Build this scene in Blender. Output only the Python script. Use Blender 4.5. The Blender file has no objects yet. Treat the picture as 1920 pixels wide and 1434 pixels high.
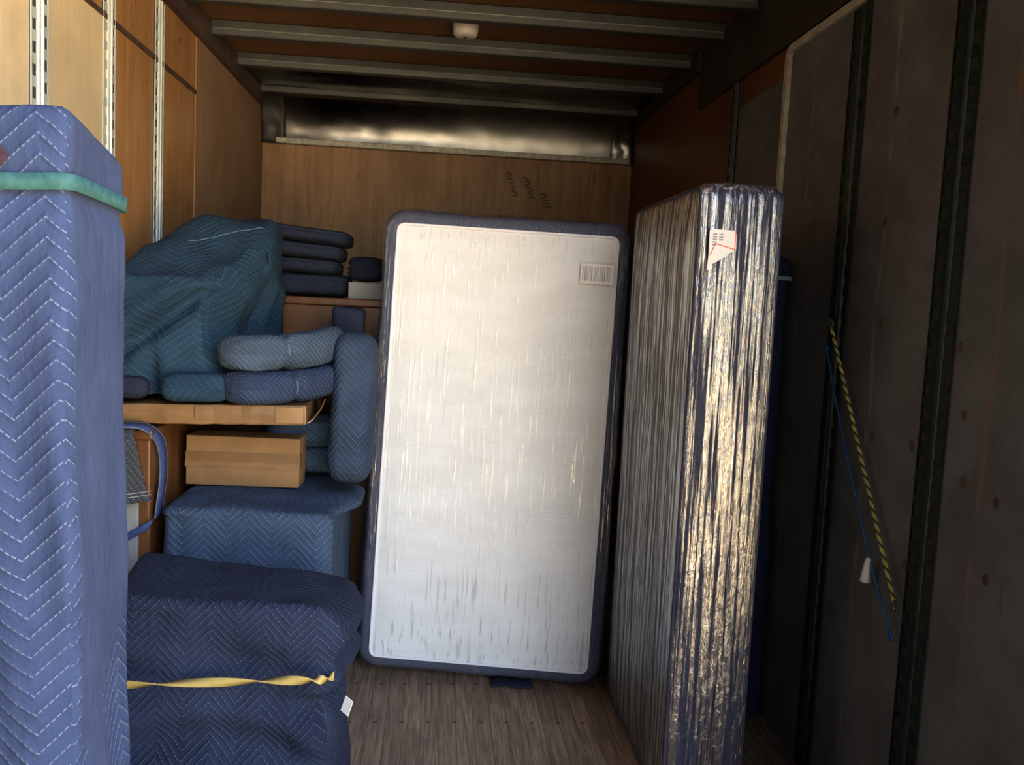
import bpy, math, random
from mathutils import Vector, Matrix, noise
from mathutils.bvhtree import BVHTree
S = bpy.context.scene
COL = S.collection
random.seed(7)
PI = math.pi

# ------------------------------------------------------------------ camera, world, exposure
cam = bpy.data.cameras.new('camera')
cam.lens = 36.0 * 1650 / 1920
cam.sensor_width = 36.0
cam.clip_start = 0.02
camera = bpy.data.objects.new('camera', cam)
COL.objects.link(camera)
rot = Matrix(((0.99531164, -0.04014113, -0.08799673),
              (-0.08384300, 0.09549765, -0.99188924),
              (0.04821917, 0.99461997, 0.09168437)))
camera.matrix_world = Matrix.Translation((0, 0, 1.5)) @ rot.to_4x4()
S.camera = camera
S.view_settings.view_transform = 'Standard'
S.view_settings.look = 'None'
S.view_settings.gamma = 1.0
S.view_settings.use_curve_mapping = False
S.view_settings.exposure = 0.0
try:
    S.cycles.max_bounces = 10
    S.cycles.diffuse_bounces = 5
    S.cycles.glossy_bounces = 4
    S.cycles.transparent_max_bounces = 12
    S.cycles.sample_clamp_indirect = 8.0
    S.cycles.use_denoising = True
except Exception:
    pass

world = bpy.data.worlds.new('daylight outside the rear door')
S.world = world
world.use_nodes = True


class NT:
    """small helper for node trees"""
    def __init__(self, tree):
        self.t = tree
        self.n = tree.nodes
        self.l = tree.links

    def put(self, sock, v):
        if hasattr(v, 'is_linked') or isinstance(v, bpy.types.NodeSocket):
            self.l.new(v, sock)
        elif v is not None:
            if isinstance(v, (tuple, list)) and sock.type == 'RGBA' and len(v) == 3:
                v = (*v, 1)
            sock.default_value = v

    def math(self, op, a, b=None, c=None, clamp=False):
        n = self.n.new('ShaderNodeMath')
        n.operation = op
        n.use_clamp = clamp
        for i, v in enumerate((a, b, c)):
            if v is not None:
                self.put(n.inputs[i], v)
        return n.outputs[0]

    def ramp(self, v, a, b, lo=0.0, hi=1.0, smooth=True):
        n = self.n.new('ShaderNodeMapRange')
        n.interpolation_type = 'SMOOTHSTEP' if smooth else 'LINEAR'
        self.put(n.inputs[0], v)
        for i, x in ((1, a), (2, b), (3, lo), (4, hi)):
            n.inputs[i].default_value = x
        return n.outputs[0]

    def mix(self, f, a, b, mode='MIX'):
        n = self.n.new('ShaderNodeMix')
        n.data_type = 'RGBA'
        n.blend_type = mode
        self.put(n.inputs[0], f)
        self.put(n.inputs[6], a)
        self.put(n.inputs[7], b)
        return n.outputs[2]

    def sep(self, v):
        n = self.n.new('ShaderNodeSeparateXYZ')
        self.l.new(v, n.inputs[0])
        return n.outputs

    def comb(self, x, y, z=0.0):
        n = self.n.new('ShaderNodeCombineXYZ')
        for i, v in enumerate((x, y, z)):
            self.put(n.inputs[i], v)
        return n.outputs[0]

    def scale(self, v, s):
        n = self.n.new('ShaderNodeVectorMath')
        n.operation = 'MULTIPLY'
        self.l.new(v, n.inputs[0])
        n.inputs[1].default_value = s
        return n.outputs[0]

    def noise(self, v, scale=1.0, detail=3.0, rough=0.5, dist=0.0):
        n = self.n.new('ShaderNodeTexNoise')
        self.l.new(v, n.inputs['Vector'])
        n.inputs['Scale'].default_value = scale
        n.inputs['Detail'].default_value = detail
        n.inputs['Roughness'].default_value = rough
        n.inputs['Distortion'].default_value = dist
        return n.outputs['Fac']

    def bump(self, h, strength=0.3, dist=0.01, normal=None):
        n = self.n.new('ShaderNodeBump')
        n.inputs['Strength'].default_value = strength
        n.inputs['Distance'].default_value = dist
        self.l.new(h, n.inputs['Height'])
        if normal is not None:
            self.l.new(normal, n.inputs['Normal'])
        return n.outputs[0]


# the world: blue-white sky, a band of trees and a sunlit pavement below the horizon;
# open and bright behind to the right of the truck, shaded on the other side
w = NT(world.node_tree)
w.n.clear()
tc = w.n.new('ShaderNodeTexCoord')
dx, dy, dz = w.sep(tc.outputs['Generated'])[:]
side = w.math('ADD', w.math('MULTIPLY', dx, 0.72), w.math('MULTIPLY', dy, -0.69))
open_f = w.ramp(side, 0.46, 1.0, 0.03, 3.7)
sky = w.mix(w.ramp(dz, 0.25, 0.8), (0.84, 0.93, 1.14), (0.50, 0.68, 1.20))
trees = w.mix(w.noise(tc.outputs['Generated'], 9.0, 4.0), (0.30, 0.38, 0.33), (0.85, 0.95, 0.88))
up = w.mix(w.ramp(dz, 0.10, 0.26), trees, sky)
ground = w.mix(w.ramp(dz, -0.75, -0.10), (1.0, 0.64, 0.30), (1.52, 1.15, 0.70))
both = w.mix(w.ramp(dz, -0.02, 0.01), ground, up)
bg = w.n.new('ShaderNodeBackground')
w.l.new(both, bg.inputs[0])
w.l.new(w.math('MULTIPLY', open_f, 3.05), bg.inputs[1])
wo = w.n.new('ShaderNodeOutputWorld')
w.l.new(bg.outputs[0], wo.inputs[0])


# ------------------------------------------------------------------ materials
def new_mat(name):
    m = bpy.data.materials.new(name)
    m.use_nodes = True
    nt = NT(m.node_tree)
    nt.b = nt.n.get('Principled BSDF')
    nt.m = m
    return nt


def obj_co(nt):
    return nt.n.new('ShaderNodeTexCoord').outputs['Object']


def uv_co(nt):
    return nt.n.new('ShaderNodeTexCoord').outputs['UV']


def basic(name, col, rough=0.6, metal=0.0, var=0.25, scale=12.0, spec=0.4, stretch=(1, 1, 1), bump=0.0):
    nt = new_mat(name)
    co = nt.scale(obj_co(nt), stretch)
    n1 = nt.noise(co, scale, 4.0, 0.6)
    c2 = tuple(x * (1 - var) for x in col)
    c3 = tuple(min(1, x * (1 + var)) for x in col)
    nt.put(nt.b.inputs['Base Color'], nt.mix(nt.ramp(n1, 0.3, 0.7), c2, c3))
    nt.b.inputs['Roughness'].default_value = rough
    nt.b.inputs['Metallic'].default_value = metal
    nt.b.inputs['Specular IOR Level'].default_value = spec
    if bump:
        nt.l.new(nt.bump(n1, bump, 0.004), nt.b.inputs['Normal'])
    return nt.m


def blanket_mat(name, col, stitch, half=0.07, spacing=0.044, slope=0.8, shear=0.0, width=0.0022, fade=0.25, vertical=False, puff=0.42, vis=1.0):
    """quilted moving blanket: rows of zigzag stitching in UV metres"""
    nt = new_mat(name)
    uv = uv_co(nt)
    u, v, _ = nt.sep(uv)[:]
    if vertical:
        u, v = v, u
    if shear:
        u = nt.math('ADD', u, nt.math('MULTIPLY', v, shear))
    wob = nt.math('MULTIPLY', nt.math('SUBTRACT', nt.noise(uv, 9.0, 2.0), 0.5), 0.010)
    u = nt.math('ADD', u, wob)
    tri = nt.math('PINGPONG', u, half)
    row = nt.math('ADD', nt.math('ADD', v, nt.math('MULTIPLY', tri, slope)), wob)
    d = nt.math('MULTIPLY', nt.math('ABSOLUTE', nt.math('SUBTRACT', nt.math('FRACT', nt.math('DIVIDE', row, spacing)), 0.5)), spacing)
    line = nt.ramp(d, width * 0.45, width, 1.0, 0.0)
    dash = nt.ramp(nt.math('PINGPONG', u, 0.0042), 0.0008, 0.0018)
    line = nt.math('MULTIPLY', line, dash)
    wear = nt.ramp(nt.noise(uv, 5.0, 3.0), 0.3, 0.62, 0.35, 1.0)
    line_c = nt.math('MULTIPLY', nt.math('MULTIPLY', line, wear), vis)
    big = nt.noise(uv, 4.0, 5.0, 0.65)
    fine = nt.noise(uv, 260.0, 2.0, 0.7)
    lo = tuple(x * (1 - fade) for x in col)
    hi = tuple(x * (1 + fade) + 0.002 for x in col)
    base = nt.mix(nt.ramp(big, 0.3, 0.7), lo, hi)
    base = nt.mix(nt.math('MULTIPLY', nt.ramp(fine, 0.45, 0.8), 0.30), base, tuple(min(1, x * 1.6 + 0.003) for x in col))
    nt.put(nt.b.inputs['Base Color'], nt.mix(line_c, base, stitch))
    nt.b.inputs['Roughness'].default_value = 0.95
    nt.b.inputs['Specular IOR Level'].default_value = 0.15
    pf = nt.ramp(d, 0.0, spacing * 0.33)
    n1 = nt.bump(pf, puff, 0.006)
    rum = nt.noise(nt.scale(uv, (1.0, 0.35, 1.0)), 26.0, 3.0, 0.55)
    n2 = nt.bump(rum, 0.45, 0.012, n1)
    n3 = nt.bump(fine, 0.15, 0.002, n2)
    nt.l.new(n3, nt.b.inputs['Normal'])
    return nt.m


def plywood(name, a, b, c, axis='z', rough=0.5, scuff=0.0):
    nt = new_mat(name)
    co = obj_co(nt)
    st = {'z': (9, 9, 0.7), 'x': (0.7, 9, 9), 'y': (9, 0.7, 9)}[axis]
    g1 = nt.noise(nt.scale(co, st), 3.0, 5.0, 0.6, 0.4)
    g2 = nt.noise(nt.scale(co, tuple(x * 5 for x in st)), 3.0, 3.0, 0.6)
    blot = nt.noise(co, 2.2, 4.0, 0.6)
    base = nt.mix(nt.ramp(g1, 0.3, 0.7), a, b)
    base = nt.mix(nt.math('MULTIPLY', nt.ramp(g2, 0.4, 0.75), 0.35), base, c)
    base = nt.mix(nt.ramp(blot, 0.42, 0.72, 0.0, 0.55), base, tuple(x * 0.62 for x in a))
    if scuff:
        sc = nt.ramp(nt.noise(nt.scale(co, (14, 14, 5)), 1.6, 4.0, 0.7), 0.66, 0.76, 0.0, scuff)
        base = nt.mix(sc, base, (0.42, 0.30, 0.20))
        dk = nt.ramp(nt.noise(nt.scale(co, (8, 8, 6)), 1.9, 2.0, 0.5), 0.70, 0.76, 0.0, scuff)
        base = nt.mix(dk, base, (0.05, 0.03, 0.02))
    nt.put(nt.b.inputs['Base Color'], base)
    nt.b.inputs['Roughness'].default_value = rough
    nt.b.inputs['Specular IOR Level'].default_value = 0.3
    nt.l.new(nt.bump(g2, 0.12, 0.002), nt.b.inputs['Normal'])
    return nt.m


def galv(name, col=(0.42, 0.45, 0.44), rough=0.38, metal=0.85, sc=30.0):
    nt = new_mat(name)
    co = obj_co(nt)
    n1 = nt.noise(co, sc * 0.12, 4.0, 0.6)
    n2 = nt.noise(co, sc * 2.0, 3.0, 0.7)
    bright = nt.math('ADD', nt.math('MULTIPLY', n2, 0.4), nt.math('MULTIPLY', n1, 0.6))
    nt.put(nt.b.inputs['Base Color'], nt.mix(nt.ramp(bright, 0.25, 0.8), tuple(x * 0.7 for x in col), tuple(min(1, x * 1.25) for x in col)))
    nt.b.inputs['Metallic'].default_value = metal
    nt.l.new(nt.ramp(n1, 0.3, 0.7, rough - 0.1, rough + 0.15), nt.b.inputs['Roughness'])
    nt.l.new(nt.bump(n1, 0.12, 0.004), nt.b.inputs['Normal'])
    return nt.m


def floor_material():
    nt = new_mat('worn laminated truck floor')
    x, y, z = nt.sep(obj_co(nt))[:]
    pw = 0.062
    idx = nt.math('FLOOR', nt.math('DIVIDE', x, pw))
    fr = nt.math('FRACT', nt.math('DIVIDE', x, pw))
    wn = nt.n.new('ShaderNodeTexWhiteNoise')
    wn.noise_dimensions = '2D'
    seg = nt.math('FLOOR', nt.math('ADD', nt.math('MULTIPLY', y, 0.8), nt.math('MULTIPLY', idx, 0.37)))
    nt.l.new(nt.comb(idx, seg), wn.inputs['Vector'])
    g = nt.noise(nt.comb(nt.math('MULTIPLY', x, 60), nt.math('MULTIPLY', y, 3), idx), 1.5, 5.0, 0.65)
    blot = nt.noise(nt.comb(x, y), 6.0, 4.0, 0.6)
    base = nt.mix(wn.outputs['Value'], (0.23, 0.155, 0.10), (0.38, 0.265, 0.175))
    base = nt.mix(nt.ramp(g, 0.3, 0.75), (0.12, 0.08, 0.052), base)
    base = nt.mix(nt.ramp(blot, 0.5, 0.8, 0.0, 0.6), base, (0.10, 0.075, 0.055))
    gap = nt.ramp(nt.math('ABSOLUTE', nt.math('SUBTRACT', fr, 0.5)), 0.470, 0.496)
    base = nt.mix(nt.math('MULTIPLY', gap, 0.8), base, (0.035, 0.022, 0.014))
    worn = nt.ramp(nt.noise(nt.comb(nt.math('MULTIPLY', x, 26), nt.math('MULTIPLY', y, 1.2)), 2.0, 4.0, 0.7), 0.64, 0.74, 0.0, 0.6)
    base = nt.mix(worn, base, (0.36, 0.27, 0.18))
    # rows of screw heads
    rx = nt.math('SUBTRACT', nt.math('PINGPONG', nt.math('ADD', x, 0.02), 0.093), 0.0465)
    ry = nt.math('SUBTRACT', nt.math('PINGPONG', nt.math('ADD', y, 0.09), 0.155), 0.0)
    rad = nt.math('SQRT', nt.math('ADD', nt.math('MULTIPLY', rx, rx), nt.math('MULTIPLY', ry, ry)))
    dot = nt.ramp(rad, 0.006, 0.010, 1.0, 0.0)
    base = nt.mix(nt.math('MULTIPLY', dot, 0.75), base, (0.03, 0.018, 0.012))
    nt.put(nt.b.inputs['Base Color'], base)
    nt.b.inputs['Roughness'].default_value = 0.62
    nt.b.inputs['Specular IOR Level'].default_value = 0.3
    nt.l.new(nt.bump(nt.math('SUBTRACT', g, nt.math('MULTIPLY', gap, 1.5)), 0.25, 0.003), nt.b.inputs['Normal'])
    return nt.m


def dark_liner_material():
    """grimy dark painted wall liner with chipped vertical wear streaks"""
    nt = new_mat('grimy dark painted liner board')
    co = obj_co(nt)
    x, y, z = nt.sep(co)[:]
    n1 = nt.noise(co, 5.0, 5.0, 0.65)
    n2 = nt.noise(nt.scale(co, (40, 40, 2.2)), 1.5, 4.0, 0.6)
    n3 = nt.noise(co, 90.0, 3.0, 0.7)
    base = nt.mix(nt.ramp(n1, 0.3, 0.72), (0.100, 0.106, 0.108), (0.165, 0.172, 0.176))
    base = nt.mix(nt.math('MULTIPLY', nt.ramp(n2, 0.55, 0.8), 0.5), base, (0.15, 0.13, 0.115))
    base = nt.mix(nt.math('MULTIPLY', nt.ramp(n3, 0.5, 0.9), 0.4), base, (0.026, 0.023, 0.020))
    for y0, wd, col, lo, hi in ((2.47, 0.016, (0.32, 0.28, 0.25), 0.42, 0.66), (3.035, 0.012, (0.27, 0.22, 0.18), 0.45, 0.62),
                                (1.915, 0.012, (0.22, 0.15, 0.10), 0.36, 0.58), (2.36, 0.012, (0.14, 0.10, 0.07), 0.50, 0.66),
                                (1.80, 0.008, (0.12, 0.09, 0.07), 0.50, 0.64)):
        wob = nt.math('MULTIPLY', nt.math('SUBTRACT', nt.noise(nt.comb(0.0, y0 * 7, z), 2.5, 2.0), 0.5), 0.05)
        dd = nt.math('ABSOLUTE', nt.math('SUBTRACT', nt.math('ADD', y, wob), y0))
        band = nt.ramp(dd, wd * 0.4, wd, 1.0, 0.0)
        br = nt.ramp(nt.noise(nt.scale(co, (30, 30, 5)), 1.7, 4.0, 0.7), lo, hi, 0.0, 0.8)
        base = nt.mix(nt.math('MULTIPLY', band, br), base, col)
    rub = nt.ramp(nt.noise(nt.scale(co, (3, 7, 7)), 1.3, 5.0, 0.7), 0.64, 0.78, 0.0, 0.45)
    base = nt.mix(rub, base, (0.20, 0.18, 0.17))
    nt.put(nt.b.inputs['Base Color'], base)
    nt.b.inputs['Roughness'].default_value = 0.55
    nt.b.inputs['Specular IOR Level'].default_value = 0.3
    nt.l.new(nt.bump(n1, 0.2, 0.006), nt.b.inputs['Normal'])
    return nt.m


def wrap_material(name, cover=0.28, haze=0.10, streak=(70, 70, 2.0), crumple=22.0, rough=0.10, b1=0.55, b2=0.30, m0=0.50, m1_=0.62, film=0.25, mid=0.6):
    """clear stretch film: mostly see-through with glossy, streaky creases"""
    nt = new_mat(name)
    nt.n.remove(nt.b)
    co = obj_co(nt)
    s1 = nt.noise(nt.scale(co, streak), 1.0, 4.0, 0.65, 0.3)
    s2 = nt.noise(nt.scale(co, (crumple, crumple, crumple * 0.32)), 1.0, 5.0, 0.6, 0.8)
    s3 = nt.noise(nt.scale(co, tuple(q * mid for q in streak)), 1.0, 3.0, 0.6, 0.2)
    nb = nt.bump(s1, b1, 0.010)
    nb = nt.bump(s2, b2, 0.016, nb)
    glos = nt.n.new('ShaderNodeBsdfGlossy')
    glos.inputs['Color'].default_value = (1, 1, 1, 1)
    glos.inputs['Roughness'].default_value = rough
    nt.l.new(nb, glos.inputs['Normal'])
    tran = nt.n.new('ShaderNodeBsdfTransparent')
    tran.inputs['Color'].default_value = (0.93, 0.94, 0.94, 1)
    dif = nt.n.new('ShaderNodeBsdfDiffuse')
    dif.inputs['Color'].default_value = (0.75, 0.77, 0.78, 1)
    lw = nt.n.new('ShaderNodeLayerWeight')
    lw.inputs['Blend'].default_value = 0.35
    sm = nt.ramp(s3, m0, m1_)
    fac = nt.math('ADD', nt.math('MULTIPLY', sm, cover), nt.math('MULTIPLY', lw.outputs['Fresnel'], film), clamp=True)
    hz = nt.math('MULTIPLY', nt.ramp(s1, 0.50, 0.72), haze)
    m1 = nt.n.new('ShaderNodeMixShader')
    nt.l.new(hz, m1.inputs[0])
    nt.l.new(tran.outputs[0], m1.inputs[1])
    nt.l.new(dif.outputs[0], m1.inputs[2])
    m2 = nt.n.new('ShaderNodeMixShader')
    nt.l.new(fac, m2.inputs[0])
    nt.l.new(m1.outputs[0], m2.inputs[1])
    nt.l.new(glos.outputs[0], m2.inputs[2])
    nt.l.new(m2.outputs[0], nt.n['Material Output'].inputs[0])
    return nt.m


def quilt_white_material():
    nt = new_mat('white knitted mattress cover')
    co = obj_co(nt)
    x, y, z = nt.sep(co)[:]
    wob = nt.math('MULTIPLY', nt.noise(nt.scale(co, (2.5, 1, 9)), 1.5, 2.0), 0.03)
    rows = nt.math('PINGPONG', nt.math('ADD', z, wob), 0.0085)
    cols = nt.math('PINGPONG', x, 0.006)
    h = nt.math('ADD', nt.math('MULTIPLY', rows, 70), nt.math('MULTIPLY', cols, 25))
    n1 = nt.noise(nt.scale(co, (3, 3, 9)), 1.2, 4.0)
    nt.put(nt.b.inputs['Base Color'], nt.mix(nt.ramp(n1, 0.35, 0.7), (0.82, 0.81, 0.79), (0.89, 0.885, 0.875)))
    nt.b.inputs['Roughness'].default_value = 0.85
    nt.b.inputs['Specular IOR Level'].default_value = 0.2
    fold = nt.noise(nt.scale(co, (1.2, 1, 16)), 1.3, 2.0)
    nb = nt.bump(fold, 0.10, 0.02)
    nt.l.new(nt.bump(h, 0.28, 0.002, nb), nt.b.inputs['Normal'])
    return nt.m


M = {}
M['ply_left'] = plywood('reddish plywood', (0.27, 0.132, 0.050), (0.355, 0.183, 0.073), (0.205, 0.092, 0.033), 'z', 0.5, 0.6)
M['ply_left_deep'] = plywood('greyed plywood sheet', (0.24, 0.145, 0.085), (0.30, 0.185, 0.115), (0.19, 0.105, 0.055), 'z', 0.6, 0.2)
M['ply_cream'] = plywood('pale new plywood', (0.52, 0.41, 0.255), (0.59, 0.47, 0.30), (0.47, 0.365, 0.22), 'z', 0.55)
M['ply_back'] = plywood('golden brown plywood', (0.25, 0.132, 0.062), (0.34, 0.195, 0.10), (0.18, 0.09, 0.04), 'z', 0.5, 0.25)
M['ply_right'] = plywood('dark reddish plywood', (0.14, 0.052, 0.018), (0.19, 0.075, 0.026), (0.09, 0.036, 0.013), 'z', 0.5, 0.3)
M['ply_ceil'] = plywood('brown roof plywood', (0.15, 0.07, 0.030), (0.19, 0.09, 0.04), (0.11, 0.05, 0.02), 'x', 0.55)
M['floor'] = floor_material()
M['liner'] = dark_liner_material()
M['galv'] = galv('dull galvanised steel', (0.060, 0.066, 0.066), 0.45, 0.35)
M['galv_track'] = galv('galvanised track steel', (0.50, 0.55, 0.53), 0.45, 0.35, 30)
M['slot'] = basic('painted recess shade', (0.022, 0.024, 0.024), 0.8)  # near-black colour stands for the shade inside holes
M['galv_glint'] = galv('galvanised edge with painted glint', (0.22, 0.225, 0.21), 0.40, 0.5)  # lighter steel tone, a painted highlight for the fold of the bows
M['sheet'] = galv('shiny sheet metal', (0.25, 0.25, 0.25), 0.24, 1.0, 6)
M['sheet_dark'] = galv('dark sheet metal', (0.05, 0.05, 0.05), 0.45, 0.8, 10)  # darker, rougher sheet for the left corner
M['lip'] = basic('pale metal lip', (0.34, 0.33, 0.29), 0.5, 0.3, 0.3, 14, 0.4, (2, 2, 2))
M['trim_dark'] = basic('dark brown painted trim', (0.055, 0.034, 0.030), 0.6, 0, 0.3, 8)
M['band_dark'] = basic('dark grey roof rail', (0.042, 0.038, 0.033), 0.5, 0.2, 0.3, 6)
M['green_track'] = basic('dark green painted track', (0.010, 0.022, 0.018), 0.4, 0.2, 0.45, 25)
M['white_trim'] = basic('chipped white paint', (0.45, 0.42, 0.36), 0.5, 0, 0.2, 20)
M['lamp_plastic'] = basic('off white lamp plastic', (0.48, 0.46, 0.43), 0.4, 0, 0.08)
M['card'] = basic('brown cardboard', (0.195, 0.108, 0.046), 0.8, 0, 0.12, 9, 0.2)
M['card_taped'] = basic('shiny taped cardboard', (0.16, 0.085, 0.031), 0.38, 0, 0.22, 7, 0.5, (1, 1, 3))
M['card_tape'] = basic('brown packing tape', (0.145, 0.078, 0.030), 0.4, 0, 0.12, 14)
M['wood_furn'] = plywood('red brown furniture wood', (0.085, 0.032, 0.011), (0.125, 0.050, 0.017), (0.055, 0.020, 0.007), 'z', 0.35)
M['navy_border'] = basic('dark navy mesh border', (0.030, 0.033, 0.060), 0.8, 0, 0.25, 60, 0.2, (1, 1, 1), 0.2)
M['grey_border'] = basic('slate blue mesh border', (0.075, 0.085, 0.13), 0.8, 0, 0.2, 90, 0.2, (1, 1, 1), 0.2)
M['white_panel'] = quilt_white_material()
M['shaded_panel'] = basic('white knitted cover with painted shade', (0.075, 0.066, 0.058), 0.85, 0, 0.6, 3.0, 0.2, (14, 14, 0.4))  # white cover darkened: the shade on this face is in its colour
M['piping'] = basic('white piping', (0.82, 0.80, 0.84), 0.8, 0, 0.05)
M['wrap'] = wrap_material('clear stretch wrap', 0.30, 0.02, (150, 150, 5.0), 40.0, 0.08, 0.75, 0.15, 0.55, 0.66, 0.15, 0.8)
M['wrap_heavy'] = wrap_material('crinkled stretch wrap', 0.62, 0.05, (100, 100, 2.6), 60.0, 0.07, 0.8, 0.45, 0.42, 0.60, 0.12, 0.8)
M['paper'] = basic('white paper', (0.80, 0.79, 0.77), 0.7, 0, 0.03)
M['ink'] = basic('black ink', (0.05, 0.05, 0.055), 0.7)
M['grey_ink'] = basic('grey print', (0.36, 0.36, 0.36), 0.7)
M['red_ink'] = basic('orange red ink', (0.75, 0.14, 0.06), 0.6)
M['smear'] = basic('dark smear', (0.085, 0.050, 0.028), 0.6)
M['teal_band'] = basic('teal elastic band', (0.032, 0.098, 0.10), 0.75, 0, 0.2, 60, 0.2)
M['yellow_band'] = basic('yellow rubber band', (0.38, 0.28, 0.085), 0.5, 0, 0.08, 30)
M['blue_strap'] = basic('blue webbing', (0.025, 0.042, 0.12), 0.8, 0, 0.25, 80)
M['blue_edge'] = basic('pale strap edge', (0.09, 0.105, 0.14), 0.8)
M['pale_panel'] = basic('pale grey panel', (0.19, 0.195, 0.19), 0.6, 0, 0.08)
M['red_spot'] = basic('dark red stain', (0.030, 0.012, 0.020), 0.9, 0, 0.5, 90)
M['rope_blue'] = basic('blue cord', (0.015, 0.12, 0.36), 0.6)
M['rope_yellow'] = basic('yellow strand', (0.52, 0.45, 0.10), 0.6)
M['rope_black'] = basic('black strand', (0.05, 0.05, 0.03), 0.6)
M['white_plastic'] = basic('white plastic', (0.72, 0.70, 0.66), 0.45, 0, 0.05)
M['scrap'] = basic('dark blue cloth', (0.008, 0.012, 0.032), 0.9)
M['thread'] = basic('pale hem thread', (0.085, 0.15, 0.165), 0.8)

STITCH = (0.42, 0.52, 0.66)
B_fore = blanket_mat('light blue quilted blanket', (0.0267, 0.0417, 0.0970), (0.1530, 0.1935, 0.2700), 0.082, 0.033, 0.88, 0.09, 0.0019, 0.16, puff=0.35, vis=0.72)
B_fore_plain = blanket_mat('light blue blanket back', (0.0296, 0.0432, 0.0932), (0.0283, 0.0432, 0.0932), 0.082, 0.033, 0.88, 0.09, 0.0019, 0.12, puff=0.0, vis=0.0)
B_low = blanket_mat('navy quilted blanket', (0.0123, 0.0179, 0.0395), (0.0650, 0.0867, 0.1300), 0.070, 0.0235, 1.0, 0.0, 0.0016, vis=0.8)
B_mid = blanket_mat('slate blue quilted blanket', (0.0291, 0.0485, 0.0878), (0.1219, 0.1796, 0.2436), 0.072, 0.026, 1.0, 0.0, 0.0017, vis=0.8)
B_teal = blanket_mat('teal blue quilted blanket', (0.0116, 0.0306, 0.0530), (0.0608, 0.1050, 0.1271), 0.10, 0.026, 0.75, 0.0, 0.0016, vis=0.7)
B_roll = blanket_mat('grey blue quilted blanket', (0.0360, 0.0551, 0.0844), (0.1408, 0.1856, 0.2304), 0.085, 0.019, 0.9, 0.0, 0.0015, vis=0.8)
B_roll2 = blanket_mat('blue quilted blanket', (0.0190, 0.0302, 0.0644), (0.0892, 0.1249, 0.1845), 0.085, 0.019, 0.9, 0.0, 0.0015, vis=0.8)
B_pad = blanket_mat('blue zigzag quilted blanket', (0.0241, 0.0402, 0.0717), (0.1033, 0.1519, 0.2066), 0.075, 0.026, 1.0, 0.0, 0.0016, vis=0.8)
B_dark = blanket_mat('dark navy quilted blanket', (0.0121, 0.0165, 0.0312), (0.0360, 0.0450, 0.0660), 0.07, 0.022, 0.8, 0.0, 0.0015)
B_grey = blanket_mat('charcoal quilted blanket', (0.032, 0.036, 0.042), (0.16, 0.165, 0.165), 0.060, 0.026, 1.3, 0.0, 0.0016)
B_black = blanket_mat('very dark blue quilted blanket', (0.0112, 0.0140, 0.0384), (0.0200, 0.0260, 0.0450), 0.07, 0.035, 0.8)


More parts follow.
